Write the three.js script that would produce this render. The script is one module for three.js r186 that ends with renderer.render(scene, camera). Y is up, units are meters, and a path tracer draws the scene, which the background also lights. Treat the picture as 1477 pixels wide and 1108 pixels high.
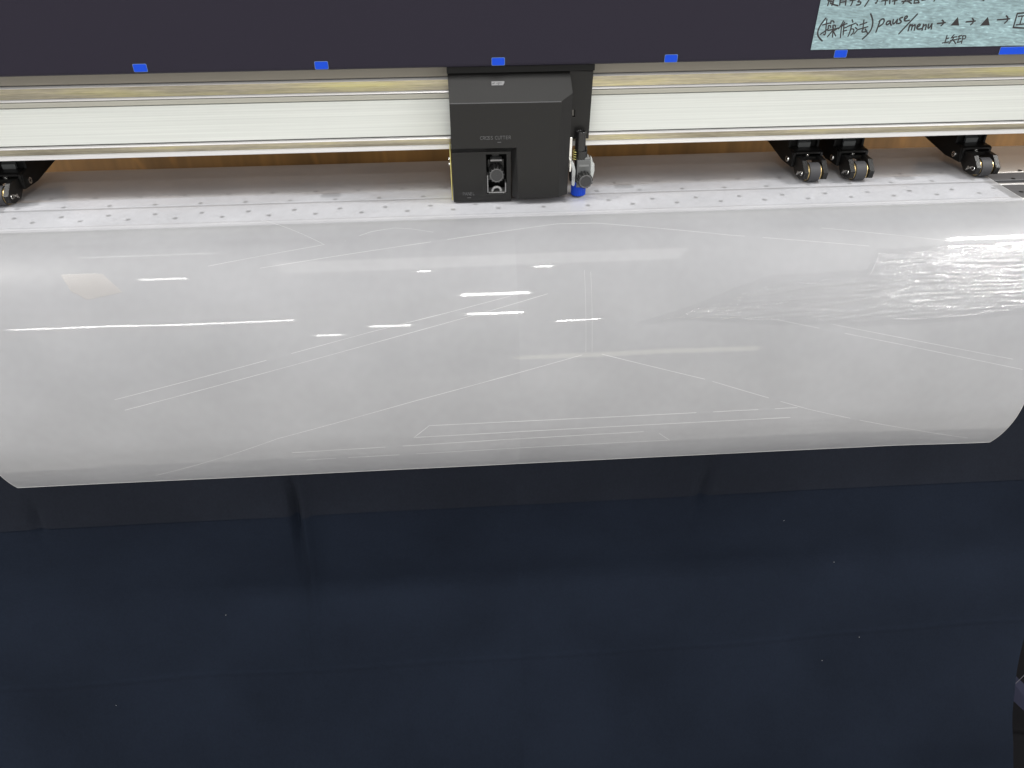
import * as THREE from 'three';
import { RoundedBoxGeometry } from 'three/addons/geometries/RoundedBoxGeometry.js';
import { ImprovedNoise } from 'three/addons/math/ImprovedNoise.js';
import { mergeGeometries } from 'three/addons/utils/BufferGeometryUtils.js';
import { FontLoader } from 'three/addons/loaders/FontLoader.js';
import { TextGeometry } from 'three/addons/geometries/TextGeometry.js';
import { RectAreaLightUniformsLib } from 'three/addons/lights/RectAreaLightUniformsLib.js';

// ---------------------------------------------------------------- camera, surroundings, exposure
const scene = new THREE.Scene();
const camera = new THREE.PerspectiveCamera(53.09, 1024 / 768, 0.05, 60);
camera.position.set(-0.0587, 1.326, 0.895);
camera.up.set(0.04333, 0.81809, -0.57345);
camera.lookAt(-0.0064, 0.75095, 0.07855);
scene.background = new THREE.Color(0.72, 0.72, 0.73);     // the soft even light of the room behind the viewer
const renderer = new THREE.WebGLRenderer({ antialias: true });
renderer.setSize(1024, 768);
renderer.toneMapping = THREE.LinearToneMapping;
renderer.toneMappingExposure = 0.77;
renderer.shadowMap.enabled = true;
RectAreaLightUniformsLib.init();

// ---------------------------------------------------------------- helpers
let seed = 7;
const rnd = () => { seed = (seed * 1664525 + 1013904223) >>> 0; return seed / 4294967296; };
const noise = new ImprovedNoise();
const fbm = (x, y, z = 0, n = 4) => { let a = 0, s = 0.5; for (let i = 0; i < n; i++) { a += s * noise.noise(x, y, z + i * 7.3); x *= 2.03; y *= 2.03; s *= 0.5; } return a; };
const lin = (a, b, t) => a + (b - a) * t;
const sstep = (a, b, x) => { const t = Math.min(1, Math.max(0, (x - a) / (b - a))); return t * t * (3 - 2 * t); };
const gauss = (x, w) => Math.exp(-(x * x) / (w * w));
const used = {};
function numbered(n) { const k = used[n] || 0; used[n] = k + 1; return k ? n + '_' + String(k).padStart(3, '0') : n; }
function shadows(o) { o.castShadow = true; o.receiveShadow = true; return o; }
function obj(name, geos, material, parent) {
  const list = Array.isArray(geos) ? geos.map((g) => (g.index ? g.toNonIndexed() : g)) : null;
  if (list) for (const g of list) { for (const k of Object.keys(g.attributes)) if (!['position', 'normal', 'uv'].includes(k)) g.deleteAttribute(k); if (!g.attributes.uv) g.setAttribute('uv', new THREE.BufferAttribute(new Float32Array(g.attributes.position.count * 2), 2)); }
  const g = list ? (list.length > 1 ? mergeGeometries(list) : list[0]) : geos;
  const m = shadows(new THREE.Mesh(g, material));
  m.name = parent ? name : numbered(name);
  (parent || scene).add(m);
  return m;
}
function thing(name, label, category, pos = [0, 0, 0], group) {
  const o = new THREE.Group(); o.name = numbered(name); scene.add(o);
  o.position.set(...pos); tag(o, label, category, group); return o;
}
function tag(o, label, category, group) { o.userData.label = label; if (category) o.userData.category = category; if (group) o.userData.group = group; return o; }
function structure(o, label) { o.userData.kind = 'structure'; o.userData.label = label; return o; }
// a bar: an outline of (z, y) points drawn along x from x0 to x1
function bar(pts, x0, x1, bevel = 0) {
  const s = new THREE.Shape(pts.map(([z, y]) => new THREE.Vector2(z, y)));
  const g = new THREE.ExtrudeGeometry(s, { depth: x1 - x0 - 2 * bevel, bevelEnabled: bevel > 0, bevelSize: bevel, bevelThickness: bevel, bevelOffset: -bevel, bevelSegments: 2, curveSegments: 12 });
  const p = g.attributes.position, n = g.attributes.normal, uv = g.attributes.uv;
  for (let i = 0; i < p.count; i++) {
    const X = p.getX(i), Y = p.getY(i), Z = p.getZ(i); p.setXYZ(i, x1 - bevel - Z, Y, X);
    const a = n.getX(i), b = n.getY(i), c = n.getZ(i); n.setXYZ(i, -c, b, a);
    uv.setXY(i, p.getX(i), Y - X);
  }
  return g;
}
// an outline of (x, y) points with holes, its front face at z1, going back to z0
function slab(pts, z0, z1, bevel = 0, holes = []) {
  const s = new THREE.Shape(pts.map(([x, y]) => new THREE.Vector2(x, y)));
  for (const h of holes) s.holes.push(new THREE.Path(h.map(([x, y]) => new THREE.Vector2(x, y))));
  const g = new THREE.ExtrudeGeometry(s, { depth: z1 - z0 - 2 * bevel, bevelEnabled: bevel > 0, bevelSize: bevel, bevelThickness: bevel, bevelOffset: -bevel, bevelSegments: 2 });
  g.translate(0, 0, z0 + bevel); return g;
}
const box = (x0, x1, y0, y1, z0, z1, r = 0.0006) => { const g = new RoundedBoxGeometry(x1 - x0, y1 - y0, z1 - z0, 2, Math.min(r, (x1 - x0) / 2.1, (y1 - y0) / 2.1, (z1 - z0) / 2.1)); g.translate((x0 + x1) / 2, (y0 + y1) / 2, (z0 + z1) / 2); return g; };
// flat-shaded quads / polygons given corner by corner (counter-clockwise seen from outside)
function faces(list) {
  const v = [];
  for (const f of list) for (let i = 1; i + 1 < f.length; i++) v.push(...f[0], ...f[i], ...f[i + 1]);
  const g = new THREE.BufferGeometry(); g.setAttribute('position', new THREE.Float32BufferAttribute(v, 3));
  const uv = []; for (let i = 0; i < v.length; i += 3) uv.push(v[i], v[i + 1]);
  g.setAttribute('uv', new THREE.Float32BufferAttribute(uv, 2)); g.computeVertexNormals(); return g;
}
function cyl(r0, r1, h, axis, at, seg = 28, open = false) {
  const g = new THREE.CylinderGeometry(r0, r1, h, seg, 1, open);
  if (axis === 'x') g.rotateZ(Math.PI / 2); if (axis === 'z') g.rotateX(Math.PI / 2);
  g.translate(...at); return g;
}
function tube(pts, r, seg = 24, rs = 6) { return new THREE.TubeGeometry(new THREE.CatmullRomCurve3(pts.map((p) => new THREE.Vector3(...p))), seg, r, rs); }
function tex(w, h, fn, srgb = true, rx = 1, ry = 1) {
  const d = new Uint8Array(w * h * 4);
  for (let j = 0; j < h; j++) for (let i = 0; i < w; i++) { const c = fn(i / w, j / h), k = (j * w + i) * 4; for (let q = 0; q < 3; q++) d[k + q] = Math.max(0, Math.min(255, 255 * (Array.isArray(c) ? c[q] : c))); d[k + 3] = 255; }
  const t = new THREE.DataTexture(d, w, h); t.wrapS = t.wrapT = THREE.RepeatWrapping; t.magFilter = t.minFilter = THREE.LinearFilter; t.repeat.set(rx, ry);
  if (srgb) t.colorSpace = THREE.SRGBColorSpace; t.needsUpdate = true; return t;
}
const std = (c, rough, metal = 0, more = {}) => new THREE.MeshStandardMaterial({ color: new THREE.Color().setRGB(...c), roughness: rough, metalness: metal, ...more });
const phys = (c, rough, more = {}) => new THREE.MeshPhysicalMaterial({ color: new THREE.Color().setRGB(...c), roughness: rough, ...more });

// ---------------------------------------------------------------- materials
const grainTex = tex(256, 256, () => 0.5 + 0.5 * (rnd() - 0.5), false, 90, 90);
const brushTex = tex(64, 512, (u, v) => { const b = 0.95 + 0.04 * noise.noise(3.1, v * 190, 0.5) + 0.03 * noise.noise(u * 4, v * 60, 2.5); return [b, b, b]; }, true, 1.3, 9);
const reflTintTex = tex(512, 128, (u, v) => { const a = 1.6 * fbm(u * 5, v * 3, 1.2) , s = 0.10 * noise.noise(u * 22, v * 46, 4.2) + 0.06 * noise.noise(u * 90, v * 60, 8.2); const b = 0.88 + 0.22 * a + s; return [b, b * 0.99, b * (0.95 - 0.22 * Math.max(0, a))]; }, true, 1.2, 22);  // uneven warm tint stands in for reflections along the guide strips
const woodTex = tex(1024, 512, (u, v) => {
  const w = fbm(u * 26, v * 2.2, 3.3), f = noise.noise(u * 210, v * 5, 1.1), k = noise.noise(u * 70, v * 3.5, 6.6);
  const b = 0.80 + 0.26 * w + 0.07 * f + 0.08 * k, fl = Math.max(0, noise.noise(u * 60 + v * 9, v * 16, 9.1) - 0.33) * 0.7;
  return [0.72 * (b + fl), 0.54 * (b + fl * 0.9), 0.31 * (b + fl * 0.6)];
}, true, 0.5, 0.9);
const clothBump = tex(512, 512, (u, v) => 0.5 + 0.22 * Math.sin(u * 512 * Math.PI / 2) * Math.sin(v * 512 * Math.PI / 2) + 0.22 * (rnd() - 0.5) + 0.35 * fbm(u * 9, v * 9, 2), false, 9, 9);
const clothTex = tex(512, 512, (u, v) => { const b = 0.94 + 0.16 * fbm(u * 5, v * 5, 5) + 0.08 * (rnd() - 0.5); return [b, b, b]; }, true, 1.1, 1.1);
const cloudTex = tex(512, 512, (u, v) => { const b = 0.955 + 0.075 * fbm(u * 4, v * 5, 12, 4) + 0.012 * noise.noise(u * 60, v * 60, 3); return [b, b, b * 1.004]; }, true, 1.5, 1.5);
const smudgeTex = tex(512, 512, (u, v) => { const b = 0.5 + 0.9 * Math.max(0, fbm(u * 6, v * 9, 21, 4)) + 0.35 * Math.max(0, noise.noise(u * 40, v * 7, 5)); return [b, b, b]; }, false, 1.3, 1.9);
const M = {
  cover: phys([0.0175, 0.0150, 0.0255], 0.45, { specularIntensity: 0.32, bumpMap: grainTex, bumpScale: 0.00012 }),
  lip: std([0.26, 0.24, 0.20], 0.5, 0.3),
  face: std([0.84, 0.865, 0.82], 0.42, 0.1, { map: brushTex }),
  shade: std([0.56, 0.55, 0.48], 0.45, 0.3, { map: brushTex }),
  silver: std([0.93, 0.92, 0.91], 0.30, 0.35, { map: brushTex }),
  groove: std([0.03, 0.03, 0.03], 0.6),
  reflTan: std([0.60, 0.555, 0.46], 0.28, 0.85, { map: reflTintTex }),  // tan colour carries the warm reflections in the polished strips
  black: phys([0.0085, 0.0082, 0.0080], 0.34, { specularIntensity: 0.68, bumpMap: grainTex, bumpScale: 0.00006 }),
  blackDeep: phys([0.008, 0.008, 0.008], 0.6, { specularIntensity: 0.4 }),
  blackGloss: std([0.014, 0.014, 0.014], 0.22),
  grey: std([0.085, 0.09, 0.092], 0.4),
  rubber: std([0.042, 0.042, 0.046], 0.65),
  knob: std([0.030, 0.030, 0.030], 0.32),
  knobFace: std([0.034, 0.034, 0.035], 0.5),
  knobRim: std([0.085, 0.085, 0.085], 0.4),
  tyreBrass: std([0.83, 0.62, 0.28], 0.28, 0.9),
  steel: std([0.78, 0.77, 0.74], 0.2, 1),
  zinc: std([0.62, 0.56, 0.20], 0.4, 0.55),
  platen: std([0.86, 0.86, 0.86], 0.6),
  window: std([0.30, 0.30, 0.31], 0.5),
  platenDark: std([0.10, 0.10, 0.105], 0.5, 0.1),
  platenRear: std([0.84, 0.80, 0.75], 0.32, 0.2),
  wood: std([0.72, 0.68, 0.62], 0.55, 0, { map: woodTex }),
  blue: phys([0.006, 0.055, 0.50], 0.45, { specularIntensity: 0.6 }),
  blueMark: phys([0.004, 0.055, 0.52], 0.5, { specularIntensity: 0.4 }),
  cloth: phys([0.0088, 0.0125, 0.0215], 0.9, { specularIntensity: 0.12, map: clothTex, bumpMap: clothBump, bumpScale: 0.0004 }),
  hem: phys([0.0120, 0.0145, 0.0215], 0.9, { specularIntensity: 0.15, map: clothTex, bumpMap: clothBump, bumpScale: 0.0004 }),
  floor: std([0.62, 0.61, 0.59], 0.6),
  mat: phys([0.006, 0.006, 0.007], 0.9, { specularIntensity: 0.1 }),  // for the dark sheet that stands in for floor shade
  film: phys([0.83, 0.835, 0.86], 0.40, { map: cloudTex, clearcoatRoughnessMap: smudgeTex, clearcoat: 1, clearcoatRoughness: 0.05, specularIntensity: 0.5, transmission: 0.60, thickness: 0, ior: 1.5 }),
  cut: std([0.60, 0.60, 0.61], 0.6),
  clear: phys([1, 1, 1], 0.03, { transmission: 1, thickness: 0, ior: 1.5 }),
  clearGrip: phys([0.92, 0.95, 0.94], 0.15, { transmission: 0.6, thickness: 0, ior: 1.5 }),
  lampBody: std([0.7, 0.7, 0.7], 0.6),
};

// ---------------------------------------------------------------- ceiling lamps (the bright streaks on the film are their images; some are added for light)
function lamp(label, x0, x1, z, depth, nits, tint = [1, 0.985, 0.95], y = 2.6) {
  const w = x1 - x0, x = (x0 + x1) / 2;
  const t = thing('ceiling_lamp', label, 'lamp', [x, y, z], 'ceiling lamps reflected in the film');
  const hb = new RoundedBoxGeometry(w + 0.06, 0.06, depth + 0.06, 2, 0.008); hb.translate(0, 0.035, 0); obj('lamp_body', hb, M.lampBody, t);
  const c = new THREE.Color().setRGB(...tint);
  const em = new THREE.MeshStandardMaterial({ color: 0x222222, emissive: c, emissiveIntensity: Math.min(nits, 3) });
  const dg = new THREE.BoxGeometry(w, 0.006, depth); obj('lamp_diffuser', dg, em, t);
  const l = new THREE.RectAreaLight(c, nits, w, depth); l.position.set(0, -0.008, 0); l.rotation.x = -Math.PI / 2; t.add(l);
  return t;
}
const NITS = 190;
lamp('bright tube lamp above the left side of the room, beyond the cutter end', -2.8, -1.62, 0.42, 0.12, NITS);
lamp('bright tube lamp above the right side of the room, beyond the cutter end', 1.62, 2.8, 0.42, 0.12, NITS);
lamp('added unseen lamp behind the cutter, lighting the wooden board on the right', 1.3, 2.6, -0.40, 0.12, 34);  // added to brighten the right of the wooden board
lamp('narrow ceiling lamp above the left end of the cutter, a soft streak', -1.3, -0.86, -0.02, 0.05, 6);
lamp('bright ceiling lamp above right, glittering in the crumpled film', 1.55, 2.3, 1.25, 0.12, 34);
lamp('ceiling lamp far right, glittering in the crumpled film', 2.3, 3.6, 3.0, 0.16, 50);
lamp('ceiling lamp in front on the right, glittering in the left tail of the crumpled film', 1.7, 4.2, 4.9, 0.12, 40);
lamp('long ceiling lamp behind the viewer on the left, seen as the longest streak', -2.75, -1.11, 3.4, 0.10, 80);
lamp('small square ceiling lamp seen as the upper bright dash at the middle', -0.07, 0.23, 2.1, 0.14, 110);
lamp('small square ceiling lamp seen as the lower bright dash at the middle', -0.05, 0.28, 3.55, 0.2, 110);
lamp('far ceiling lamp seen as the dash right of the middle', 0.61, 0.94, 4.8, 0.2, 110);
lamp('far ceiling lamp seen as the stepped dash left of the middle', -0.78, -0.47, 4.78, 0.2, 110);
lamp('farthest ceiling lamp seen as the lowest dash left of the middle', -1.46, -1.2, 6.1, 0.28, 110);
lamp('added dim wide panel above the carriage, put in to light its sloping top', -0.7, 0.7, 0.62, 0.42, 2.6);  // added to brighten the carriage slope, not a lamp that shows anywhere
lamp('small round spot lamp seen as the left bright dot', -0.225, -0.188, 0.93, 0.05, 230);
lamp('small round spot lamp seen as the right bright dot', 0.19, 0.255, 0.93, 0.05, 230);
lamp('ceiling lamp seen as the wedge of light at upper left', -1.2, -1.04, 0.9, 0.07, 36);

// ---------------------------------------------------------------- setting: floor and the wooden board behind
{
  const g = new THREE.PlaneGeometry(14, 14); g.rotateX(-Math.PI / 2); g.translate(0, 0, 3);
  structure(obj('floor', g, M.floor), 'pale room floor in front of the cutter');
  const mt = box(-2.4, 2.4, 0.001, 0.006, -0.55, 0.33, 0.001);  // dark sheet added where the floor lies in shade
  structure(obj('floor_shade', mt, M.mat), 'added dark sheet on the floor under the cutter in place of shade');
  const w = box(-2.6, 2.6, 0, 1.55, -0.62, -0.59, 0.002);
  const p = w.attributes.position, uv = w.attributes.uv; for (let i = 0; i < p.count; i++) uv.setXY(i, p.getX(i), p.getY(i));
  structure(obj('wall', w, M.wood), 'brown wooden board standing behind the cutter');
}

// ---------------------------------------------------------------- the cutter
{
  const t = thing('added_glow_panel', 'added low warm glowing panel far in front, put in for a pale yellowish smear on the film', 'lamp', [1.20, 0.62, 5.0]);  // unseen glowing panel, added for its warm smear on the film
  obj('box_body', box(-0.95, 0.95, 0, 0.24, 0.005, 0.12, 0.01), M.lampBody, t);
  obj('panel_glow', box(-0.92, 0.92, 0.02, 0.22, -0.004, 0.004, 0.002), new THREE.MeshStandardMaterial({ color: 0x222222, emissive: new THREE.Color().setRGB(1, 0.96, 0.74), emissiveIntensity: 3.2 }), t);
  const l = new THREE.RectAreaLight(new THREE.Color().setRGB(1, 0.96, 0.74), 3.2, 1.84, 0.2); l.position.set(0, 0.12, -0.008); l.rotation.y = 0; t.add(l);
}
const P = 0.95;                                   // height of the platen's top
const plotter = thing('vinyl_cutter', 'wide dark vinyl cutter with a white metal rail across the picture', 'cutting machine');
{
  // dark top cover with a rounded lower edge
  const cover = obj('cover', bar([[-0.080, 1.1195], [-0.052, 1.1152], [-0.0475, 1.1146], [-0.0455, 1.1158], [-0.045, 1.118], [-0.045, 1.33], [-0.052, 1.345], [-0.28, 1.36], [-0.28, 1.125]], -1.15, 1.15), M.cover, plotter);
  tag(cover, 'dark purple grey top cover');
  const R = -0.085, X0 = -1.12, X1 = 1.12;
  obj('beam_cap', [bar([[R - 0.004, 1.0955], [R - 0.0015, 1.0955], [R - 0.001, 1.125], [R - 0.012, 1.135], [R - 0.012, 1.0955]], X0, X1)], M.lip, plotter);
  const rail = obj('rail', [bar([[R, 1.0250], [R, 1.0690], [R - 0.0014, 1.0692], [R - 0.10, 1.0692], [R - 0.10, 1.0250]], X0, X1)], M.face, plotter);
  tag(rail, 'off-white brushed metal guide rail');
  obj('rail_core', bar([[R - 0.0035, 1.0085], [R - 0.0035, 1.0956], [R - 0.105, 1.0956], [R - 0.105, 1.0085]], X0, X1), M.groove, rail);
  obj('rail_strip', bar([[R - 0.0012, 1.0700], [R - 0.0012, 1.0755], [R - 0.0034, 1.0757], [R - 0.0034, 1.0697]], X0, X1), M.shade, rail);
  for (const [a, b] of [[1.0920, 1.0945], [1.0768, 1.0797], [1.0203, 1.0232], [1.0072, 1.0128]])
    obj('rail_lip', bar([[R - 0.0034, a], [R + 0.0006, a], [R + 0.0012, a + 0.0006], [R + 0.0006, b - 0.0010], [R - 0.0006, b], [R - 0.0034, b]], X0, X1), M.silver, rail);
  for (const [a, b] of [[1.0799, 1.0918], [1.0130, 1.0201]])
    obj('guide_strip', bar([[R - 0.0034, a], [R - 0.0010, a], [R - 0.0016, (a + b) / 2], [R - 0.0016, b], [R - 0.0034, b]], X0, X1), M.reflTan, rail);
  // platen: two strips with the cutting groove between, a rear strip, dark side ends
  const platen = obj('platen', [box(-0.64, 0.645, P - 0.02, P, -0.0605, -0.0045, 0.0008), box(-0.64, 0.645, P - 0.02, P, -0.094, -0.0675, 0.0008), box(-0.95, 0.95, P - 0.03, P - 0.021, -0.0675, -0.0605)], M.platen, plotter);
  for (const [a, b] of [[-0.95, -0.6405], [0.6455, 0.95]]) tag(obj('platen_end', [box(a, b, P - 0.02, P, -0.0505, -0.0045, 0.0008), box(a, b, P - 0.02, P - 0.0003, -0.0605, -0.0555, 0.0008), box(a, b, P - 0.02, P, -0.094, -0.0675, 0.0008)], M.platenDark, plotter), 'dark grey end plate of the platen');
  obj('platen_edge', [bar([[-0.0044, P - 0.0022], [0.0002, P - 0.0022], [0.0008, P - 0.0012], [0, P - 0.0001], [-0.0044, P + 0.0002]], -0.95, 0.95)], M.silver, platen);
  obj('platen_front', [bar([[-0.0044, P - 0.02], [-0.0002, P - 0.02], [-0.0002, P - 0.0023], [-0.0044, P - 0.0023]], -0.95, 0.95)], M.platenDark, platen);
  obj('platen_edge', [box(0.646, 0.95, P - 0.02, P + 0.0004, -0.0552, -0.0508, 0.0003)], M.silver, platen);
  obj('platen_rear', [box(-0.95, 0.95, P - 0.03, P - 0.0006, -0.206, -0.099, 0.001), box(-0.95, 0.95, P - 0.03, P - 0.004, -0.0988, -0.0942)], M.platenRear, plotter);
  const hole = new THREE.CircleGeometry(0.0029, 16); hole.rotateX(-Math.PI / 2);
  for (const [z, ph] of [[-0.0245, -0.0155], [-0.0395, 0.0130], [-0.0715, 0.0030], [-0.1015, -0.0257]])
    for (let k = -15; k <= 15; k++) {
      const x = ph + k * 0.05703; if (Math.abs(x) > 0.82) continue;
      const m = obj('suction_hole', hole, M.blackDeep, platen); m.position.set(x, P + 0.00025, z);
    }
  for (const x of [-0.617, -0.232, 0.155, 0.542]) {
    obj('roller_window', box(x - 0.0115, x + 0.0115, P - 0.004, P + 0.0003, -0.0925, -0.0785, 0.0002), M.window, platen);
    const d = obj('drive_roller', [cyl(0.011, 0.011, 0.026, 'x', [x, P - 0.0104, -0.0845], 24)], M.grey, platen);
  }
  // body and stand below
  obj('body', [box(-1.1, 1.1, 0.83, P - 0.021, -0.24, -0.012, 0.004), box(-0.79, 0.79, 0.35, 0.829, -0.20, -0.04, 0.004)], M.cover, plotter);
  for (const x of [-0.6, 0.6]) { const l = obj('stand_leg', [box(x - 0.035, x + 0.035, 0.03, 0.83, -0.17, -0.09, 0.004)], M.cover, plotter); obj('stand_foot', [box(x - 0.04, x + 0.04, 0.002, 0.05, -0.40, 0.05, 0.01)], M.cover, l); }
}

// ---------------------------------------------------------------- the film: flat over the platen, curling down over the front edge
const prof = [];                                  // (s, z, y): s = length along the film from the platen's front edge
{
  const pts = [];
  for (let i = 0; i < 300; i++) pts.push([-0.3 + i * 0.001, P + 0.0007]);
  for (let i = 0; i <= 600; i++) { const t = i / 600 * Math.PI / 2; pts.push([0.139 * Math.sin(t), 0.7307 + 0.22 * Math.cos(t)]); }
  for (let i = 1; i <= 200; i++) { const t = i / 200; pts.push([0.139 - 0.026 * t * t, 0.7307 - 0.0866 * t]); }
  let s = -0.3; for (let i = 0; i < pts.length; i++) { if (i) s += Math.hypot(pts[i][0] - pts[i - 1][0], pts[i][1] - pts[i - 1][1]); prof.push([s, ...pts[i]]); }
}
const S_END = prof[prof.length - 1][0];
function profAt(s) {
  let a = 0, b = prof.length - 1; while (b - a > 1) { const m = (a + b) >> 1; if (prof[m][0] <= s) a = m; else b = m; }
  const t = (s - prof[a][0]) / (prof[b][0] - prof[a][0]), z = lin(prof[a][1], prof[b][1], t), y = lin(prof[a][2], prof[b][2], t);
  const dz = prof[b][1] - prof[a][1], dy = prof[b][2] - prof[a][2], l = Math.hypot(dz, dy);
  return { z, y, ny: dz / l, nz: -dy / l };
}
const poly = [[0.1298, 0.1587], [0.2095, 0.137], [0.262, 0.118], [0.3035, 0.1052], [0.36, 0.1042], [0.4231, 0.1033], [0.431, 0.092], [0.4363, 0.0777], [0.52, 0.075], [0.652, 0.0735], [0.652, 0.1611], [0.53, 0.1690], [0.4241, 0.1704], [0.36, 0.166], [0.2946, 0.1636], [0.2096, 0.1552]];
const inside = (x, s) => { let c = false; for (let i = 0, j = poly.length - 1; i < poly.length; j = i++) { const [a, b] = poly[i], [d, e] = poly[j]; if ((b > s) !== (e > s) && x < (d - a) * (s - b) / (e - b) + a) c = !c; } return c; };
const distance = (x, s) => { let m = 1; for (let i = 0, j = poly.length - 1; i < poly.length; j = i++) { const [a, b] = poly[i], [d, e] = poly[j], l2 = (d - a) ** 2 + (e - b) ** 2, t = Math.max(0, Math.min(1, ((x - a) * (d - a) + (s - b) * (e - b)) / l2)); m = Math.min(m, Math.hypot(x - a - t * (d - a), s - b - t * (e - b))); } return m; };
function wrinkle(x, s, amount) {
  if (x < 0.12 || s < 0.07 || s > 0.175) return 0;
  const d = distance(x, s) * (inside(x, s) ? 1 : -1), r = sstep(0.0, 0.018, d);
  if (r <= 0) return 0;
  const q = sstep(0.30, 0.46, x), sk = s + 0.06 * (x - 0.4) * (1 - 0.7 * q) + 0.004 * noise.noise(x * 9, s * 20, 4);
  const crest = Math.pow(1 - Math.abs(noise.noise(x * 8, sk * 150, 2.2)), 7), crest2 = Math.pow(1 - Math.abs(noise.noise(x * 26, sk * 260, 5.2)), 6);
  const dots = Math.max(0, Math.sin(x * 1250 + s * 300)) * Math.max(0, Math.sin(s * 1700 - x * 120 + 3 * noise.noise(x * 9, s * 20, 1)));
  return r * (amount * (0.0013 * crest + 0.0007 * crest2) + 0.0006 * fbm(x * 6, s * 20, 3) + (amount > 0.6 ? 0.00035 * dots * q + 0.0010 * gauss(d - 0.004, 0.002) : 0));
}
function filmHeight(x, s) {
  let h = 0.0005 * gauss(s + 0.0035, 0.0028) - 0.0005 * gauss(s + 0.0635, 0.0022);
  for (const c of [-0.617, -0.232, 0.155, 0.542]) { const u = Math.abs(x - c); h += 0.0022 * Math.max(0, 1 - Math.max(0, u - 0.012) / 0.045) * gauss(s + 0.082, 0.010); }
  const k = sstep(0.02, 0.12, s);
  h += k * (0.0015 * fbm(x * 2.1 + 3, s * 5, 1.7, 2) + 0.0001 * noise.noise(x * 7, s * 18, 5.5) + 0.00001 * noise.noise(x * 22, s * 60, 9.5));
  h += 0.6 * wrinkle(x, s, 0.35);
  h += 0.004 * sstep(0.50, 0.66, x) * sstep(0.22, 0.38, s) * 0.6;
  return h;
}
function filmPoint(x, s, off = 0) { const p = profAt(s), h = filmHeight(x, s) + off; return [x, p.y + p.ny * h, p.z + p.nz * h]; }
function sheet(x0f, x1f, s0, s1, nx, ns, offset, keep) {
  const v = [], uv = [], idx = [];
  for (let j = 0; j <= ns; j++) for (let i = 0; i <= nx; i++) {
    const s = typeof s0 === 'function' ? 0 : lin(s0, s1, j / ns), x = lin(x0f, x1f, i / nx);
    v.push(...filmPoint(x, s, offset ? offset(x, s) : 0)); uv.push(x, s);
  }
  for (let j = 0; j < ns; j++) for (let i = 0; i < nx; i++) {
    const a = j * (nx + 1) + i, b = a + 1, c = a + nx + 1, d = c + 1;
    if (keep && !keep(lin(x0f, x1f, (i + 0.5) / nx), lin(s0, s1, (j + 0.5) / ns))) continue;
    idx.push(a, c, b, b, c, d);
  }
  const g = new THREE.BufferGeometry(); g.setAttribute('position', new THREE.Float32BufferAttribute(v, 3)); g.setAttribute('uv', new THREE.Float32BufferAttribute(uv, 2)); g.setIndex(idx); g.computeVertexNormals(); return g;
}
const film = thing('film_sheet', 'wide glossy white film lying across the platen and curling down in front', 'film');
obj('film', sheet(-0.6535, 0.6553, -0.206, S_END, 800, 510), M.film, film);
{
  const e = []; for (let i = 0; i <= 160; i++) e.push(filmPoint(lin(-0.6535, 0.6553, i / 160), S_END));
  const sides = [-0.6535, 0.6553].map((x) => { const q = []; for (let i = 0; i <= 90; i++) q.push(filmPoint(x, lin(-0.15, S_END, i / 90))); return tube(q, 0.00028, 180, 5); });
  obj('film_edge', [tube(e, 0.00028, 240, 5), ...sides], std([0.62, 0.62, 0.61], 0.4), film);
}
// fine white cut lines in the film
function ribbon(pts, w = 0.0007) {
  const q = []; for (let i = 0; i + 1 < pts.length; i++) { const n = Math.max(2, Math.ceil(Math.hypot(pts[i + 1][0] - pts[i][0], pts[i + 1][1] - pts[i][1]) / 0.004)); for (let k = 0; k < n; k++) q.push([lin(pts[i][0], pts[i + 1][0], k / n), lin(pts[i][1], pts[i + 1][1], k / n)]); }
  q.push(pts[pts.length - 1]);
  const v = [], idx = [];
  q.forEach(([x, s], i) => {
    const a = q[Math.max(0, i - 1)], b = q[Math.min(q.length - 1, i + 1)], l = Math.hypot(b[0] - a[0], b[1] - a[1]) || 1, tx = -(b[1] - a[1]) / l, ts = (b[0] - a[0]) / l, hw = w * (0.40 + 0.20 * noise.noise(x * 30, s * 40, 3));
    const up = 0.00004 + 0.00022 * sstep(-0.32, 0.15, noise.noise(x * 17, s * 17, 8)) ; const sink = noise.noise(x * 23 + 5, s * 31, 3) < -0.42 ? -0.0006 : 0;
    v.push(...filmPoint(x - tx * hw, Math.min(S_END, s - ts * hw), sink + up * 0.3), ...filmPoint(x, s, sink + up), ...filmPoint(x + tx * hw, s + ts * hw, sink + up * 0.3));
    if (i) { const k = i * 3; idx.push(k - 3, k - 2, k, k, k - 2, k + 1, k - 2, k - 1, k + 1, k + 1, k - 1, k + 2); }
  });
  const g = new THREE.BufferGeometry(); g.setAttribute('position', new THREE.Float32BufferAttribute(v, 3)); g.setIndex(idx); g.computeVertexNormals(); return g;
}
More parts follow.
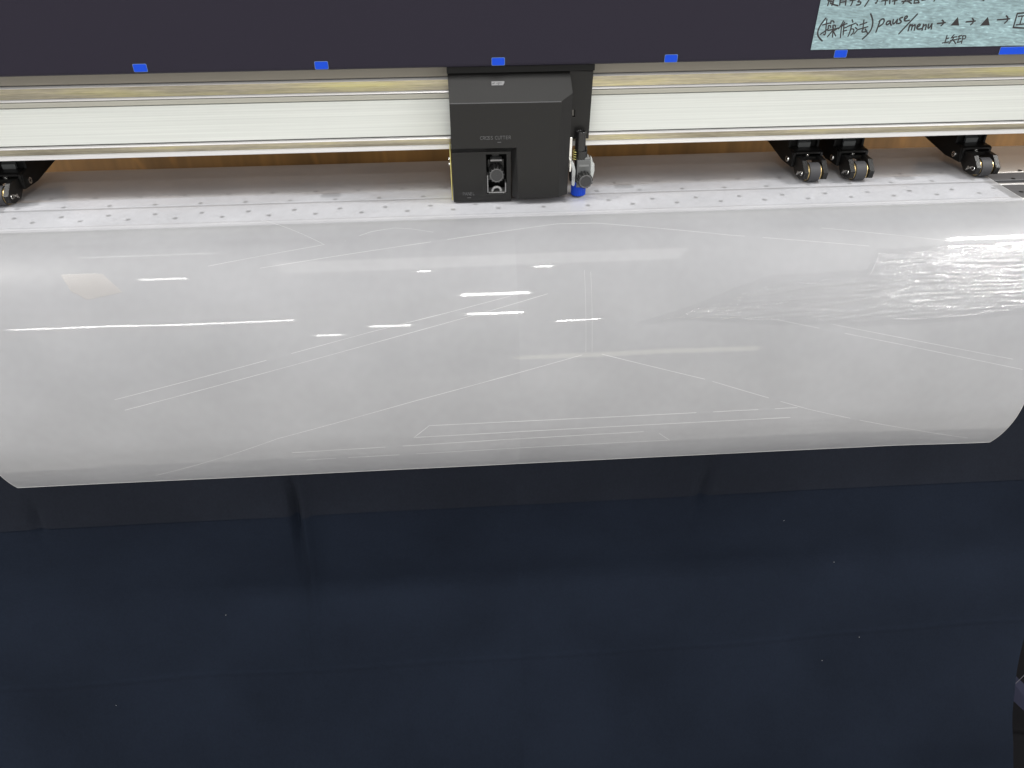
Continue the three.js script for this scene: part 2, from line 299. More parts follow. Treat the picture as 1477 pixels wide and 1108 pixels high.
for (const [w, pts] of [
  [0.7, [[-0.48, 0.2242], [-0.3259, 0.1893], [-0.1714, 0.1534], [-0.0797, 0.1342], [-0.0081, 0.1182]]],
  [0.7, [[-0.4714, 0.2386], [-0.2864, 0.1945], [-0.1214, 0.1554], [-0.0291, 0.1337], [0.0355, 0.1173]]],
  [0.8, [[-0.4696, 0.3561], [-0.3011, 0.2899], [-0.1271, 0.2429], [0.0755, 0.1922]]],
  [0.8, [[0.099, 0.1923], [0.231, 0.2318], [0.367, 0.2815], [0.6123, 0.3578]]],
  [0.95, [[-0.2882, 0.3159], [-0.0446, 0.3107], [0.1742, 0.3075], [0.1955, 0.3277], [-0.0449, 0.3298], [-0.2839, 0.3332]]],
  [0.95, [[0.3528, 0.2785], [0.1305, 0.2802], [-0.1136, 0.2803], [-0.1339, 0.2983], [0.1318, 0.296], [0.3471, 0.2939]]],
  [0.55, [[-0.3584, 0.0693], [-0.2252, 0.0456], [-0.3135, -0.0131]]],
  [0.6, [[-0.2987, 0.0742], [-0.0763, 0.0436], [0.0546, 0.024], [0.1012, 0.0251], [0.2589, 0.0512], [0.4302, 0.073]]],
  [0.5, [[-0.2018, 0.0414], [-0.1696, 0.0269], [-0.1433, 0.0218], [-0.1258, 0.024], [-0.0968, 0.0316]]],
  [0.45, [[0.0805, 0.0908], [0.0797, 0.1889]]],
  [0.45, [[0.0879, 0.0928], [0.0872, 0.1892]]],
  [0.6, [[0.3106, 0.1583], [0.4707, 0.1959], [0.636, 0.2366]]],
  [0.6, [[0.3639, 0.163], [0.6336, 0.225]]],
  [0.45, [[0.3763, 0.0456], [0.4727, 0.0605], [0.5486, 0.0728]]],
]) obj('cut_line', ribbon(pts, w * 0.00066), M.cut, film);

// crumpled clear film lying on the right of the white film
{
  const g = sheet(0.125, 0.652, 0.072, 0.172, 700, 190, (x, s) => 0.0004 + Math.max(0, wrinkle(x, s, 1) - 0.6 * wrinkle(x, s, 0.35)), (x, s) => inside(x, s));
  tag(obj('clear_film', g, M.clear), 'crumpled clear film with bright wrinkles on the right of the white film', 'clear film');
  const h = sheet(-0.53, -0.45, 0.072, 0.107, 60, 40, () => 0.0008, (x, s) => { const q = [[-0.5239, 0.0741], [-0.4773, 0.0742], [-0.4541, 0.0974], [-0.4945, 0.1048], [-0.512, 0.0935]]; let c = false; for (let i = 0, j = 4; i < 5; j = i++) if ((q[i][1] > s) !== (q[j][1] > s) && x < (q[j][0] - q[i][0]) * (s - q[i][1]) / (q[j][1] - q[i][1]) + q[i][0]) c = !c; return c; });
  tag(obj('reflection_patch', h, phys([0.97, 0.95, 0.93], 0.25, { transmission: 0.92, thickness: 0 })), 'small pale patch in place of a reflection on the upper left of the film', 'painted_reflection');  // translucent patch painted where the film carries a reflection
}

// ---------------------------------------------------------------- cloth hanging below
{
  const cp = [[0.0, 0.80], [0.012, 0.74], [0.022, 0.68], [0.034, 0.60], [0.0505, 0.507], [0.066, 0.45], [0.085, 0.40], [0.118, 0.342], [0.150, 0.272], [0.190, 0.185], [0.233, 0.091], [0.262, 0.028], [0.285, 0.012], [0.36, 0.008]];
  const curve = new THREE.CatmullRomCurve3(cp.map(([z, y]) => new THREE.Vector3(0, y, z)), false, 'centripetal');
  const X = (u, y) => { const r = 0.8215 + 0.013 * sstep(0.19, 0.31, y) + 0.013 * sstep(0.14, 0.02, y); return lin(-0.87, r, u); };
  function clothGeo(t0, t1, nx, nt, off) {
    const v = [], uv = [], idx = [];
    for (let j = 0; j <= nt; j++) { const t = lin(t0, t1, j / nt), p = curve.getPoint(t), tg = curve.getTangent(t), ny = -tg.z, nz = tg.y; const sgn = nz < 0 ? -1 : 1;
      for (let i = 0; i <= nx; i++) { const x = X(i / nx, p.y), h = off(x, p.y); v.push(x, p.y + sgn * ny * h, p.z + sgn * nz * h); uv.push(x, t * 1.0); } }
    for (let j = 0; j < nt; j++) for (let i = 0; i < nx; i++) { const a = j * (nx + 1) + i, c = a + nx + 1; idx.push(a, c, a + 1, a + 1, c, c + 1); }
    const g = new THREE.BufferGeometry(); g.setAttribute('position', new THREE.Float32BufferAttribute(v, 3)); g.setAttribute('uv', new THREE.Float32BufferAttribute(uv, 2)); g.setIndex(idx); g.computeVertexNormals(); return g;
  }
  let tHem = 0; for (let t = 0; t < 1; t += 0.0005) if (curve.getPoint(t).y > 0.507) tHem = t;
  const folds = (x, y) => {
    let h = 0.0075 * fbm(x * 2.2, y * 1.8, 4.4, 3) + 0.0016 * fbm(x * 9, y * 5, 8.4, 3);
    const xc = -0.328 + 0.006 * noise.noise(y * 6, 1, 1);
    h -= 0.013 * gauss(x - xc, 0.006) * (0.22 + gauss(y - 0.515, 0.05)) * sstep(0.20, 0.30, y); h += 0.009 * gauss(x - xc - 0.012, 0.007) * (0.3 + gauss(y - 0.47, 0.07)) * sstep(0.22, 0.34, y);
    h -= 0.009 * gauss(x - 0.283 - 0.2 * (y - 0.5), 0.007) * gauss(y - 0.52, 0.04);
    h -= 0.006 * gauss(x + 0.70, 0.007) * gauss(y - 0.52, 0.03);
    h += 0.0012 * gauss(y - (0.272 + 0.004 * noise.noise(x * 5, 2, 2) + 0.012 * sstep(0.3, 0.8, x)), 0.0025);
    
    return h;
  };
  const cloth = thing('catch_cloth', 'dark navy fabric sheet hanging below the film in front of the stand', 'cloth');
  obj('fabric', clothGeo(tHem - 0.01, 1, 300, 260, folds), M.cloth, cloth);
  tag(obj('hem_band', clothGeo(0, tHem, 300, 70, (x, y) => folds(x, y) + 0.0012), M.hem, cloth), 'greyer fabric band along the top with a hem edge');
  // lint specks
  const sp = new THREE.SphereGeometry(0.00045, 8, 6);
  const specks = [];
  for (const [x, y] of [[-0.45, 0.36], [0.42, 0.455], [0.505, 0.385], [0.49, 0.235], [-0.63, 0.235], [0.55, 0.27]]) { let t = 0; for (let k = 0; k < 1; k += 0.001) if (curve.getPoint(k).y > y) t = k; const p = curve.getPoint(t); const g = sp.clone(); g.translate(x, p.y + 0.001, p.z + folds(x, p.y) + 0.0008); specks.push(g); }
  const lint = obj('lint', specks, std([0.5, 0.5, 0.5], 0.9), cloth); lint.userData.kind = 'stuff';
  // strap and cord past the cloth's right edge
  const strap = faces([[[0.80, 0.20, 0.145], [0.80, 0.15, 0.150], [0.96, -0.03 + 0.035, 0.205], [0.96, 0.05, 0.195]]]);
  tag(obj('strap', strap, phys([0.026, 0.028, 0.050], 0.9, { specularIntensity: 0.3 })), 'grey blue strap slanting down behind the right edge of the cloth', 'strap');
  tag(obj('cord', tube([[0.80, 0.06, 0.16], [0.842, 0.12, 0.17], [0.88, 0.18, 0.16], [0.95, 0.26, 0.14]], 0.0007), std([0.10, 0.10, 0.12], 0.6)), 'thin cord rising past the right edge of the cloth', 'cord');
}

// ---------------------------------------------------------------- blue marks and the handwritten note on the cover
{
  const rr = (w, h, r) => { const s = new THREE.Shape(); s.moveTo(-w / 2 + r, -h / 2); s.lineTo(w / 2 - r, -h / 2); s.quadraticCurveTo(w / 2, -h / 2, w / 2, -h / 2 + r); s.lineTo(w / 2, h / 2 - r); s.quadraticCurveTo(w / 2, h / 2, w / 2 - r, h / 2); s.lineTo(-w / 2 + r, h / 2); s.quadraticCurveTo(-w / 2, h / 2, -w / 2, h / 2 - r); s.lineTo(-w / 2, -h / 2 + r); s.quadraticCurveTo(-w / 2, -h / 2, -w / 2 + r, -h / 2); return s; };
  const mk = (w) => new THREE.ExtrudeGeometry(rr(w, 0.0077, 0.0012), { depth: 0.0003, bevelEnabled: true, bevelSize: 0.0001, bevelThickness: 0.0001, bevelSegments: 1 });
  const small = mk(0.0143), rim = new THREE.ExtrudeGeometry(rr(0.0155, 0.0088, 0.0015), { depth: 0.0001, bevelEnabled: false });
  const rimMat = std([0.12, 0.20, 0.36], 0.5);
  const names = ['small blue mark at the far left of the dark cover', 'small blue mark left of the carriage on the dark cover', 'small blue mark straight above the black carriage', 'small blue mark right of the carriage on the dark cover', 'small blue mark below the handwritten note'];
  [[-0.4160, 1.1215], [-0.2141, 1.1201], [-0.0120, 1.1202], [0.1904, 1.1195], [0.3935, 1.1207]].forEach(([x, y], i) => {
    const t = thing('blue_mark', names[i], 'sticker', [x, y, -0.0448], 'blue marks along the cover edge');
    obj('sticker_edge', rim, rimMat, t); const m = obj('sticker', small, M.blueMark, t); m.position.z = 0.0001;
  });
  const t = thing('blue_mark', 'long blue mark at the right end below the note', 'sticker', [0.6265, 1.1201, -0.0448], 'blue marks along the cover edge');
  obj('sticker_edge', new THREE.ExtrudeGeometry(rr(0.0762, 0.0088, 0.0015), { depth: 0.0001, bevelEnabled: false }), rimMat, t); obj('sticker', mk(0.075), M.blueMark, t).position.z = 0.0001;

  // the note: streaky grey-green paper with black felt-pen writing
  const x0 = 0.3560, x1 = 0.72, y0 = 1.1257, y1 = 1.236, K = 5200, cw = Math.round((x1 - x0) * K), ch = Math.round((y1 - y0) * K);
  const cv = document.createElement('canvas'); cv.width = cw; cv.height = ch; const c = cv.getContext('2d');
  const im = c.createImageData(cw, ch);
  for (let j = 0; j < ch; j++) for (let i = 0; i < cw; i++) {
    const u = i / K, v = j / K, d = fbm((u + v * 0.12) * 120, (v - u * 0.1) * 520, 2, 4), e = fbm(u * 40, v * 90, 6, 3), f = Math.max(0, noise.noise(u * 160, v * 420, 11) - 0.36) * 0.7, q = (rnd() - 0.5) * 0.09;
    const b = 0.92 + 0.30 * d + 0.20 * e + f + q, k = (j * cw + i) * 4;
    im.data[k] = Math.min(255, 138 * b); im.data[k + 1] = Math.min(255, 164 * b); im.data[k + 2] = Math.min(255, 169 * b); im.data[k + 3] = 255;
  }
  c.putImageData(im, 0, 0);
  // the pen works in its own slanted units: (u, v) -> metres on the paper -> pixels
  const at = (u, v) => [(0.33581 + 1.7604e-4 * u + 3.508e-5 * v - x0) * K, (y1 - (1.17968 - 2.726e-6 * u - 1.6152e-4 * v)) * K];
  c.strokeStyle = c.fillStyle = '#1a1416'; c.lineCap = c.lineJoin = 'round';
  const pen = (w, ...strokes) => { c.lineWidth = w; for (const s of strokes) { c.beginPath(); const q = s.map(([u, v]) => at(u, v)); c.moveTo(...q[0]); if (q.length > 2) { for (let i = 1; i < q.length - 1; i++) { const e = i === q.length - 2 ? q[i + 1] : [(q[i][0] + q[i + 1][0]) / 2, (q[i][1] + q[i + 1][1]) / 2]; c.quadraticCurveTo(...q[i], ...e); } } else c.lineTo(...q[1]); c.stroke(); } };
  const W = 9;
  pen(W, [[148, 122], [112, 165], [92, 215], [100, 250], [126, 272]]);
  pen(7.5, [[128, 166], [175, 154]], [[156, 128], [150, 190], [146, 240], [136, 228]], [[114, 228], [166, 192]],
    [[184, 140], [182, 156]], [[184, 140], [206, 136], [204, 152]], [[168, 170], [166, 186]], [[168, 170], [184, 166], [182, 182]], [[198, 168], [196, 184]], [[198, 168], [218, 163], [214, 180]],
    [[164, 204], [236, 186]], [[200, 178], [196, 246]], [[194, 206], [162, 244]], [[202, 206], [226, 192]], [[204, 214], [218, 240]]);
  pen(7.5, [[268, 140], [254, 170], [236, 192]], [[256, 170], [250, 250]], [[276, 148], [262, 172]], [[262, 166], [292, 158]], [[272, 166], [268, 232]], [[270, 188], [290, 182]], [[268, 208], [290, 202]]);
  pen(7.5, [[326, 132], [332, 148]], [[296, 176], [352, 154]], [[324, 168], [318, 206], [302, 242]], [[320, 194], [342, 188], [338, 222], [322, 234]]);
  pen(7.5, [[358, 160], [366, 168]], [[350, 184], [360, 192]], [[342, 226], [366, 198]], [[380, 166], [426, 150]], [[406, 134], [402, 186]], [[372, 196], [434, 178]], [[404, 192], [380, 226], [428, 208]], [[418, 194], [434, 222]]);
  pen(W, [[450, 94], [468, 130], [466, 180], [444, 224], [402, 260]]);
  pen(W, [[516, 136], [504, 180], [492, 214]], [[510, 142], [530, 124], [546, 130], [540, 160], [510, 178]], [[588, 142], [570, 138], [556, 158], [568, 170], [586, 148]], [[588, 142], [584, 160], [594, 168]],
    [[606, 132], [600, 156], [614, 162], [632, 132]], [[634, 130], [630, 158]], [[668, 116], [646, 122], [650, 134], [662, 142], [656, 156], [640, 158]], [[680, 132], [704, 118], [694, 104], [678, 122], [684, 146], [714, 136]]);
  pen(W, [[766, 96], [708, 160], [650, 226]]);
  pen(W, [[722, 164], [712, 206]], [[716, 182], [732, 164], [740, 168], [734, 200]], [[738, 180], [752, 164], [760, 170], [754, 202]], [[770, 184], [796, 172], [786, 158], [768, 178], [774, 200], [802, 192]],
    [[814, 164], [808, 202]], [[812, 180], [826, 164], [836, 168], [830, 198]], [[850, 162], [844, 186], [856, 192], [870, 162]], [[872, 160], [870, 194]]);
  pen(W, [[910, 158], [962, 152]], [[940, 136], [964, 152], [936, 172]], [[1106, 148], [1168, 142]], [[1146, 126], [1170, 142], [1140, 166]], [[1320, 134], [1404, 128]], [[1378, 108], [1408, 128], [1374, 156]]);
  for (const t3 of [[[1046, 114], [1000, 172], [1060, 172]], [[1252, 114], [1205, 173], [1272, 171]]]) { c.beginPath(); t3.forEach((p, i) => (i ? c.lineTo(...at(...p)) : c.moveTo(...at(...p)))); c.closePath(); c.fill(); }
  pen(W, [[1640, 76], [1452, 92]], [[1452, 92], [1438, 186]], [[1438, 186], [1640, 196]]); pen(7.5, [[1462, 112], [1520, 104]], [[1490, 110], [1480, 165]], [[1456, 168], [1530, 160]]);
  pen(7, [[984, 238], [974, 288]], [[980, 262], [998, 257]], [[956, 290], [1002, 282]], [[1032, 234], [1014, 256]], [[1020, 254], [1052, 247]], [[1010, 274], [1056, 264]], [[1036, 250], [1004, 294]], [[1032, 272], [1050, 294]],
    [[1072, 240], [1062, 286]], [[1064, 246], [1086, 238]], [[1064, 264], [1082, 259]], [[1060, 287], [1086, 280]], [[1096, 240], [1090, 292]], [[1092, 244], [1118, 235], [1112, 266], [1100, 262]]);
  pen(8, [[172, -6], [160, 38]], [[160, 6], [226, -4]], [[176, 14], [200, 12], [196, 24]], [[178, 24], [196, 34], [228, 40]], [[204, -10], [188, 38]], [[244, -20], [240, 36]], [[246, 4], [280, 0]], [[244, 18], [280, 14]], [[284, -20], [278, 36]], [[308, 8], [344, 2]], [[328, -16], [326, 24], [314, 38]], [[352, -4], [386, -8], [352, 18], [384, 14], [376, 36], [352, 36]],
    [[446, -16], [408, 44]], [[470, 0], [508, -4]], [[494, -16], [488, 34], [478, 22]], [[520, 10], [560, 4]], [[548, -14], [544, 34]], [[574, -10], [574, 26]], [[592, 10], [622, 6]], [[610, -12], [606, 30]], [[656, 14], [720, 6]], [[690, -14], [664, 26]], [[690, 8], [720, 26]], [[740, 2], [738, 24]], [[742, 4], [772, 0], [768, 22]], [[740, 24], [772, 20]], [[790, 6], [812, 2]], [[880, -4], [872, 10]], [[1035, 0], [1060, -4]], [[1190, -2], [1210, 6]]);
  const tx = new THREE.CanvasTexture(cv); tx.colorSpace = THREE.SRGBColorSpace; tx.magFilter = THREE.LinearFilter;
  const g = new THREE.BoxGeometry(x1 - x0, y1 - y0, 0.0004); g.translate((x0 + x1) / 2, (y0 + y1) / 2, -0.0446);
  tag(obj('note', g, std([1, 1, 1], 0.55, 0, { map: tx })), 'grey green paper note with black handwriting on the dark cover', 'note');
}

// ---------------------------------------------------------------- the carriage on the rail
const font = await new FontLoader().loadAsync('fonts/droid/droid_sans_regular.typeface.json');
function gearShape(r, n, depth) { const pts = []; for (let i = 0; i < n * 6; i++) { const a = i / (n * 6) * Math.PI * 2, k = (i % 6) / 6, q = k < 0.5 ? 1 : 1 - depth; pts.push([Math.cos(a) * r * q, Math.sin(a) * r * q]); } return pts; }
function knob(name, x, y, z0, z1, r, parent, tiltX = 0, tiltY = 0) {
  const g1 = slab(gearShape(r, 14, 0.15), -(z1 - z0), -0.0006, 0.0007);
  const rim = new THREE.TorusGeometry(r * 0.78, r * 0.09, 8, 40); rim.translate(0, 0, -0.0004);
  const k = obj(name, [g1], M.knob, parent); obj('knob_rim', [rim], M.knobRim, k);
  const d = obj('knob_face', [cyl(r * 0.68, r * 0.68, 0.0016, 'z', [0, 0, -0.0006], 36), cyl(r * 0.06, r * 0.06, 0.0006, 'z', [0, 0, 0.0004], 12)], M.knobFace, k);
  k.position.set(x, y, z1); k.rotation.set(tiltX, tiltY, 0); return k;
}
const car = thing('cutter_carriage', 'black plastic cutter carriage with a ribbed knob, sitting on the rail', 'carriage');
{
  const A = [-0.0706, 1.0780, -0.032], B = [0.0614, 1.0773, -0.032], Cc = [0.0616, 0.9597, -0.032], D = [0.0106, 0.9585, -0.032], E = [0.0083, 1.0238, -0.032], F = [-0.0709, 1.0243, -0.032];
  const A2 = [-0.0706, 1.0767, -0.0316], B1 = [0.0612, 1.0760, -0.0316];
  const B2 = [0.0753, 1.0848, -0.0385], C2 = [0.0731, 0.9605, -0.0385], TL = [-0.0713, 1.1060, -0.056], TR = [0.0733, 1.1052, -0.056];
  const D2 = [0.0022, 0.9585, -0.0425], E2 = [0.0018, 1.0159, -0.0425], F2 = [-0.0712, 1.0163, -0.0425];
  const Bk = (p) => [p[0], p[1], -0.083];
  obj('housing', faces([
    [A2, F, E, B1], [B1, E, D, Cc],
    [A, A2, B1, B], [TL, A, B, B2, TR], [B, B1, Cc, C2, B2],
    [B2, C2, Bk(C2), Bk(B2)], [TR, B2, Bk(B2), Bk(TR)], [A, TL, Bk(TL), Bk(F), F, A2],
    [E, E2, D2, D], [F, F2, E2, E],
    [D, D2, Bk(D2), Bk(C2), C2, Cc], [TL, TR, Bk(TR), Bk(TL)], [F, Bk(F), Bk(F2), F2],
  ]), M.black, car);
  obj('ridge', [tube([[-0.0704, 1.0776, -0.0316], [0.0613, 1.0769, -0.0316]], 0.00045, 4, 8)], std([0.10, 0.10, 0.105], 0.35), car);  // lighter grey paints the light caught along the crease
  const cav = [[-0.0289, 0.9624], [-0.0037, 0.9628], [-0.0037, 1.0128], [-0.0289, 1.0130]];
  const panel = obj('lower_panel', [slab([[-0.0712, 0.9528], [0.0018, 0.9525], [0.0018, 1.0159], [-0.0712, 1.0163]], -0.047, -0.0420, 0.0004, [cav.slice().reverse()]),
    box(-0.0712, -0.031, 0.9535, 1.016, -0.08, -0.0472), box(-0.002, 0.0018, 0.9535, 1.016, -0.08, -0.0472), box(-0.0305, -0.0022, 0.9535, 0.9615, -0.08, -0.0472)], M.black, car);
  obj('panel_back', box(-0.031, -0.002, 0.9615, 1.016, -0.083, -0.0745), M.blackDeep, car);
  obj('latch_frame', [box(-0.0285, -0.0268, 0.963, 0.986, -0.056, -0.0435), box(-0.0058, -0.0041, 0.963, 0.976, -0.056, -0.0435), box(-0.0268, -0.0058, 0.9628, 0.9640, -0.06, -0.0428), box(-0.0235, -0.0085, 1.0005, 1.003, -0.064, -0.052)], std([0.30, 0.30, 0.30], 0.4, 0.5), car);
  const arc = new THREE.TorusGeometry(0.0056, 0.0017, 8, 24, Math.PI); arc.translate(-0.0163, 0.9645, -0.0455); obj('latch_ring', arc, std([0.33, 0.33, 0.33], 0.4, 0.4), car);
  obj('knob_mount', [box(-0.0268, -0.006, 0.974, 1.0005, -0.072, -0.0585), box(-0.021, -0.0115, 1.003, 1.009, -0.07, -0.062)], M.blackGloss, car);
  knob('knob', -0.0163, 0.9872, -0.058, -0.0385, 0.0099, car);
  tag(obj('side_plate', box(-0.0736, -0.0722, 0.9535, 1.017, -0.082, -0.0465, 0.0003), M.zinc, car), 'yellow zinc side plate');
  obj('plate_screw', [cyl(0.0018, 0.0018, 0.002, 'x', [-0.0745, 0.997, -0.058], 12), cyl(0.0018, 0.0018, 0.002, 'x', [-0.0745, 1.004, -0.058], 12)], M.steel, car);
  // right plate behind, with a slot; the black plate on top
  obj('tool_plate', slab([[0.0745, 1.0225], [0.1012, 1.0222], [0.1030, 1.1030], [0.0740, 1.1040]], -0.072, -0.064, 0.0005, [[[0.0793, 1.0490], [0.0793, 1.0580], [0.0825, 1.0580], [0.0825, 1.0490]].reverse()]), M.black, car);
  obj('slot_back', box(0.0785, 0.0835, 1.047, 1.060, -0.0735, -0.0722), std([0.5, 0.48, 0.44], 0.5, 0.3), car);
  obj('top_plate', box(-0.0720, 0.1024, 1.1062, 1.1140, -0.11, -0.052, 0.0006), M.blackDeep, car);
  // raised lettering and marks, grey lightened to carry highlights on their tops
  const word = (s, size, x, y, z, name, spacing = 0) => { const gs = []; let px = 0; for (const ch of s) { if (ch !== ' ') { const g = new TextGeometry(ch, { font, size, depth: 0.0007, curveSegments: 4, bevelEnabled: false }); g.translate(px, 0, 0); gs.push(g); } px += (ch === ' ' ? 0.45 : 0.79) * size + spacing; } const m = obj(name, gs, std([0.085, 0.085, 0.088], 0.3), car); m.position.set(x, y, z); return m; };
  word('CROSS CUTTER', 0.0041, -0.0362, 1.0345, -0.0319, 'raised_lettering');
  obj('raised_mark', box(-0.0150, -0.0105, 1.0305, 1.0313, -0.0322, -0.0315, 0.0001), std([0.085, 0.085, 0.088], 0.3), car);
  word('PANEL', 0.0040, -0.0600, 0.9615, -0.0420, 'raised_lettering');
  obj('raised_mark', box(-0.0538, -0.0492, 0.9578, 0.9586, -0.0422, -0.0415, 0.0001), std([0.085, 0.085, 0.088], 0.3), car);
  // small slanted badge
  const bd = new THREE.Group(); bd.name = 'badge_mount';
  const bs = slab([[-0.0076, -0.0024], [0.0058, -0.0024], [0.0076, 0.0006], [0.0076, 0.0026], [-0.0076, 0.0026]], 0, 0.0006, 0.0001);
  const badge = obj('badge', bs, std([0.20, 0.20, 0.205], 0.4, 0.3), car);
  badge.position.set(-0.0126, 1.0953, -0.0468); badge.rotation.x = -Math.atan2(0.030, 0.035);
  const strokes = []; for (const [a, b, w] of [[-0.0055, -0.0004, 0.0026], [-0.0045, 0.0008, 0.0012], [-0.0012, 0.0000, 0.0009], [0.0010, 0.0004, 0.0030], [0.0036, 0.0004, 0.0014], [0.0006, -0.0011, 0.0016]]) strokes.push(box(a - w / 2, a + w / 2, b - 0.0003, b + 0.0003, 0.00055, 0.00075, 0.00005));
  obj('badge_mark', strokes, M.blackDeep, badge);
  // a pale scuff on the front
  obj('scuff', tube([[-0.020, 1.0755, -0.0318], [-0.008, 1.0715, -0.0320], [0.008, 1.0672, -0.0320], [0.022, 1.0655, -0.0320], [0.030, 1.0648, -0.0321]], 0.0002, 30, 4), std([0.12, 0.12, 0.12], 0.6), car);
  // tool clamp with its own knob at the right
  obj('clamp_bracket', [box(0.0752, 0.0800, 0.988, 1.027, -0.066, -0.056, 0.0008), box(0.0762, 0.0792, 0.985, 1.000, -0.058, -0.050)], M.steel, car);
  obj('clamp_block', [slab([[0.0856, 0.9652], [0.1028, 0.9652], [0.1036, 0.985], [0.1024, 1.0005], [0.0856, 1.0005]], -0.066, -0.0470, 0.0008)], std([0.12, 0.125, 0.125], 0.3), car);
  obj('clamp_cap', [box(0.0862, 0.1020, 0.9985, 1.0025, -0.0660, -0.0500, 0.001), box(0.0880, 0.1004, 0.9925, 0.9950, -0.0472, -0.0462, 0.0002)], std([0.20, 0.205, 0.205], 0.35), car);
  knob('clamp_knob', 0.0955, 0.9775, -0.047, -0.0345, 0.0098, car, 0.05, 0.12);
  obj('side_knob', [cyl(0.0105, 0.0105, 0.006, 'x', [0.0815, 0.981, -0.058], 28)], M.rubber, car);
  obj('clear_grip', [slab([[0.0795, 0.969], [0.0825, 0.967], [0.0838, 0.970], [0.0838, 0.988], [0.0815, 0.997], [0.0785, 1.0015], [0.0775, 0.998], [0.0795, 0.990]], -0.050, -0.047, 0.0004)], M.clearGrip, car);
  obj('clear_grip', [slab([[0.1038, 0.970], [0.1062, 0.972], [0.1088, 0.984], [0.1085, 0.9935], [0.1062, 0.9945], [0.1052, 1.001], [0.1032, 1.0025], [0.1036, 0.990]], -0.060, -0.052, 0.0005)], M.clearGrip, car);
  const coil = []; for (let i = 0; i <= 60; i++) { const a = i / 60 * Math.PI * 8; coil.push([0.0830 + 0.0022 * Math.cos(a), 1.000 + i / 60 * 0.012, -0.0535 + 0.0022 * Math.sin(a)]); }
  obj('spring', tube(coil, 0.0006, 160, 5), M.zinc, car);
}
{
  const h = thing('blade_holder', 'blade holder with a ribbed blue cap held by the clamp right of the carriage', 'blade holder', [0.0899, 0.9525, -0.0570]);
  obj('barrel', [cyl(0.0068, 0.0068, 0.026, 'y', [0, 0.0675, 0]), cyl(0.0082, 0.0082, 0.013, 'y', [0.0012, 0.0515, 0]), cyl(0.0062, 0.0062, 0.035, 'y', [0, 0.030, 0])], M.blackGloss, h);
  obj('barrel_top', [new THREE.TorusGeometry(0.0058, 0.0011, 8, 28).rotateX(Math.PI / 2).translate(0, 0.0806, 0), cyl(0.0012, 0.0012, 0.006, 'y', [0.0078, 0.0595, 0])], M.blackGloss, h);
  const capPts = gearShape(0.0095, 24, 0.05).map(([a, b]) => new THREE.Vector2(a, b));
  const cg = new THREE.ExtrudeGeometry(new THREE.Shape(capPts), { depth: 0.0150, bevelEnabled: true, bevelSize: 0.0018, bevelThickness: 0.0018, bevelOffset: -0.0018, bevelSegments: 3 }); cg.rotateX(-Math.PI / 2); cg.translate(0, 0.0018, 0);
  tag(obj('cap', cg, M.blue, h), 'ribbed blue cap');
}

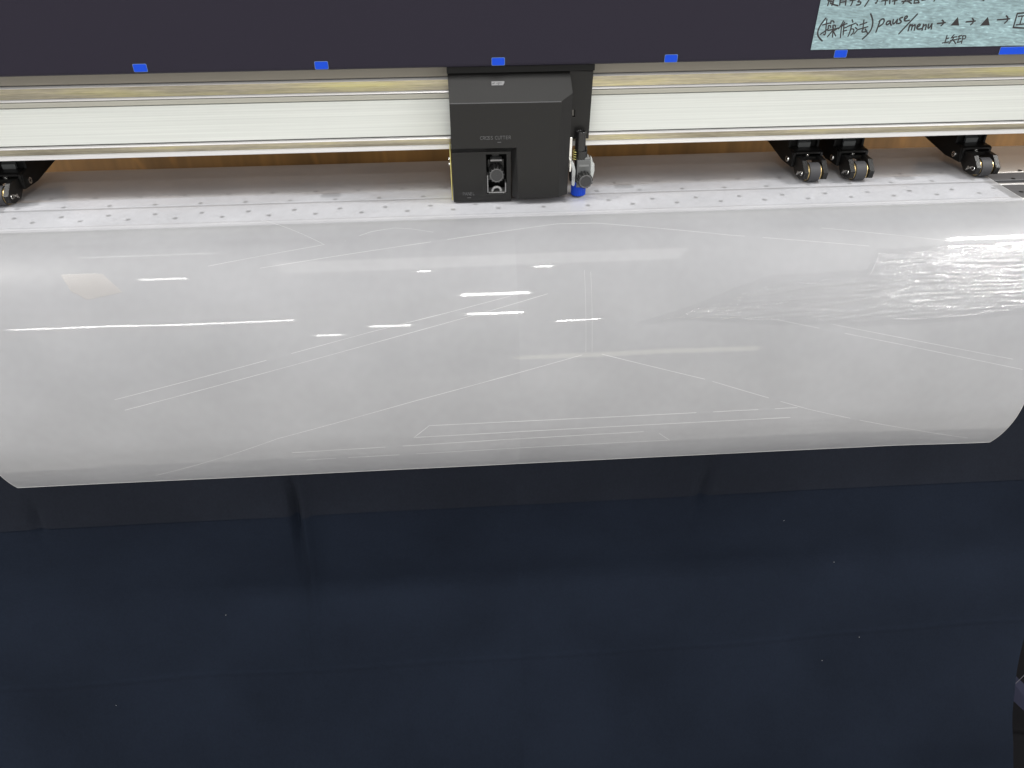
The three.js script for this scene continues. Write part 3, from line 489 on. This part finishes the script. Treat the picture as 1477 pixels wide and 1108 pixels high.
// ---------------------------------------------------------------- pinch rollers under the rail
function makeRoller(label, side = -1) {
  const t = thing('pinch_roller', label, 'pinch roller', [0, P + 0.0008, -0.0834], 'pinch rollers pressing the film');
  const z = (v) => v + 0.0834, y = (v) => v - P - 0.0008, pts = (l) => l.map(([a, b]) => [z(a), y(b)]);
  obj('arm', [bar(pts([[-0.104, 0.9635], [-0.14, 0.9620], [-0.20, 0.969], [-0.20, 1.02], [-0.126, 1.02], [-0.124, 0.984], [-0.108, 0.982]]), -0.0212, -0.0182, 0.0004), bar(pts([[-0.104, 0.9635], [-0.14, 0.9620], [-0.20, 0.969], [-0.20, 1.02], [-0.126, 1.02], [-0.124, 0.984], [-0.108, 0.982]]), 0.0182, 0.0212, 0.0004), bar(pts([[-0.13, 0.966], [-0.20, 0.972], [-0.20, 1.02], [-0.128, 1.02]]), -0.018, 0.018)], M.blackDeep, t);
  obj('bracket', [bar(pts([[-0.1045, 0.9638], [-0.1045, 0.9825], [-0.109, 0.9840], [-0.127, 0.9840], [-0.127, 0.9638]]), -0.0200, -0.0168, 0.0004), bar(pts([[-0.1045, 0.9638], [-0.1045, 0.9825], [-0.109, 0.9840], [-0.127, 0.9840], [-0.127, 0.9638]]), 0.0168, 0.0200, 0.0004),
    bar(pts([[-0.1045, 0.9808], [-0.1045, 0.9830], [-0.109, 0.9842], [-0.127, 0.9842], [-0.127, 0.9808]]), -0.0166, 0.0166, 0.0003)], M.black, t);
  obj('bracket_tab', [bar(pts([[-0.1225, 0.9843], [-0.1225, 0.9905], [-0.1270, 0.9930], [-0.1270, 0.9843]]), -0.0085, 0.0085, 0.0006)], M.grey, t);
  const yoke = [[-0.112, 0.966], [-0.112, 0.9765], [-0.099, 0.9795], [-0.0835, 0.9790], [-0.0690, 0.9672], [-0.0708, 0.9575], [-0.080, 0.9545], [-0.096, 0.9550]];
  obj('yoke', [bar(pts(yoke), -0.0165, -0.0098, 0.0005), bar(pts(yoke), 0.0098, 0.0165, 0.0005), bar(pts([[-0.112, 0.970], [-0.112, 0.9765], [-0.100, 0.9785], [-0.100, 0.974]]), -0.0097, 0.0097)], M.black, t);
  const r = obj('roller', [cyl(0.0125, 0.0125, 0.0140, 'x', [0, 0.0125, 0], 40)], M.rubber, t);
  for (const s of [-1, 1]) obj('washer', [cyl(0.0108, 0.0108, 0.0018, 'x', [s * 0.0081, 0.0125, 0], 32)], M.tyreBrass, r);
  obj('axle', [cyl(0.0022, 0.0022, 0.034, 'x', [side * 0.0025, 0.0125, 0], 16)], M.steel, t);
  for (const s of [-1, 1]) {
    const x = s * 0.0186, q = 0.0125;
    if (s === side) obj('cotter_pin', [tube([[x, q - 0.003, -0.001], [x + s * 0.001, q + 0.001, 0.004], [x, q + 0.0045, 0.010], [x, q + 0.0020, 0.0125], [x, q - 0.0005, 0.0095], [x, q + 0.0005, 0.004], [x, q - 0.001, -0.002], [x, q - 0.0045, -0.004]], 0.0006, 40, 6)], M.steel, t);
    const sc = obj('screw', [cyl(0.0038, 0.0042, 0.0018, 'x', [s * 0.0219, y(0.9700), z(-0.119)], 20)], M.steel, t);
    obj('screw_slot', [box(s * 0.0229 - 0.0002, s * 0.0229 + 0.0002, y(0.9700) - 0.0026, y(0.9700) + 0.0026, z(-0.119) - 0.0005, z(-0.119) + 0.0005, 0.0001), box(s * 0.0229 - 0.0002, s * 0.0229 + 0.0002, y(0.9700) - 0.0005, y(0.9700) + 0.0005, z(-0.119) - 0.0026, z(-0.119) + 0.0026, 0.0001)], M.blackDeep, sc);
  }
  const coil = []; for (let i = 0; i <= 48; i++) { const a = i / 48 * Math.PI * 8; coil.push([0.0024 * Math.cos(a), y(0.9740) + i / 48 * 0.007, z(-0.1075) + 0.0024 * Math.sin(a)]); }
  obj('spring', tube(coil, 0.00035, 120, 5), M.steel, t);
  return t;
}
const roller = makeRoller('pinch roller nearest the carriage on its right, left one of the close pair'); roller.position.x = 0.4090;
for (const [x, label] of [[0.4720, 'right one of the close pair of pinch rollers below the handwritten note'], [0.6455, 'pinch roller pressing the right edge of the film']]) {
  const c = roller.clone(); c.name = numbered('pinch_roller'); c.position.x = x; c.userData = { label, category: 'pinch roller', group: 'pinch rollers pressing the film' }; scene.add(c);
}
makeRoller('pinch roller cut by the left edge of the picture', 1).position.x = -0.6445;

renderer.render(scene, camera);
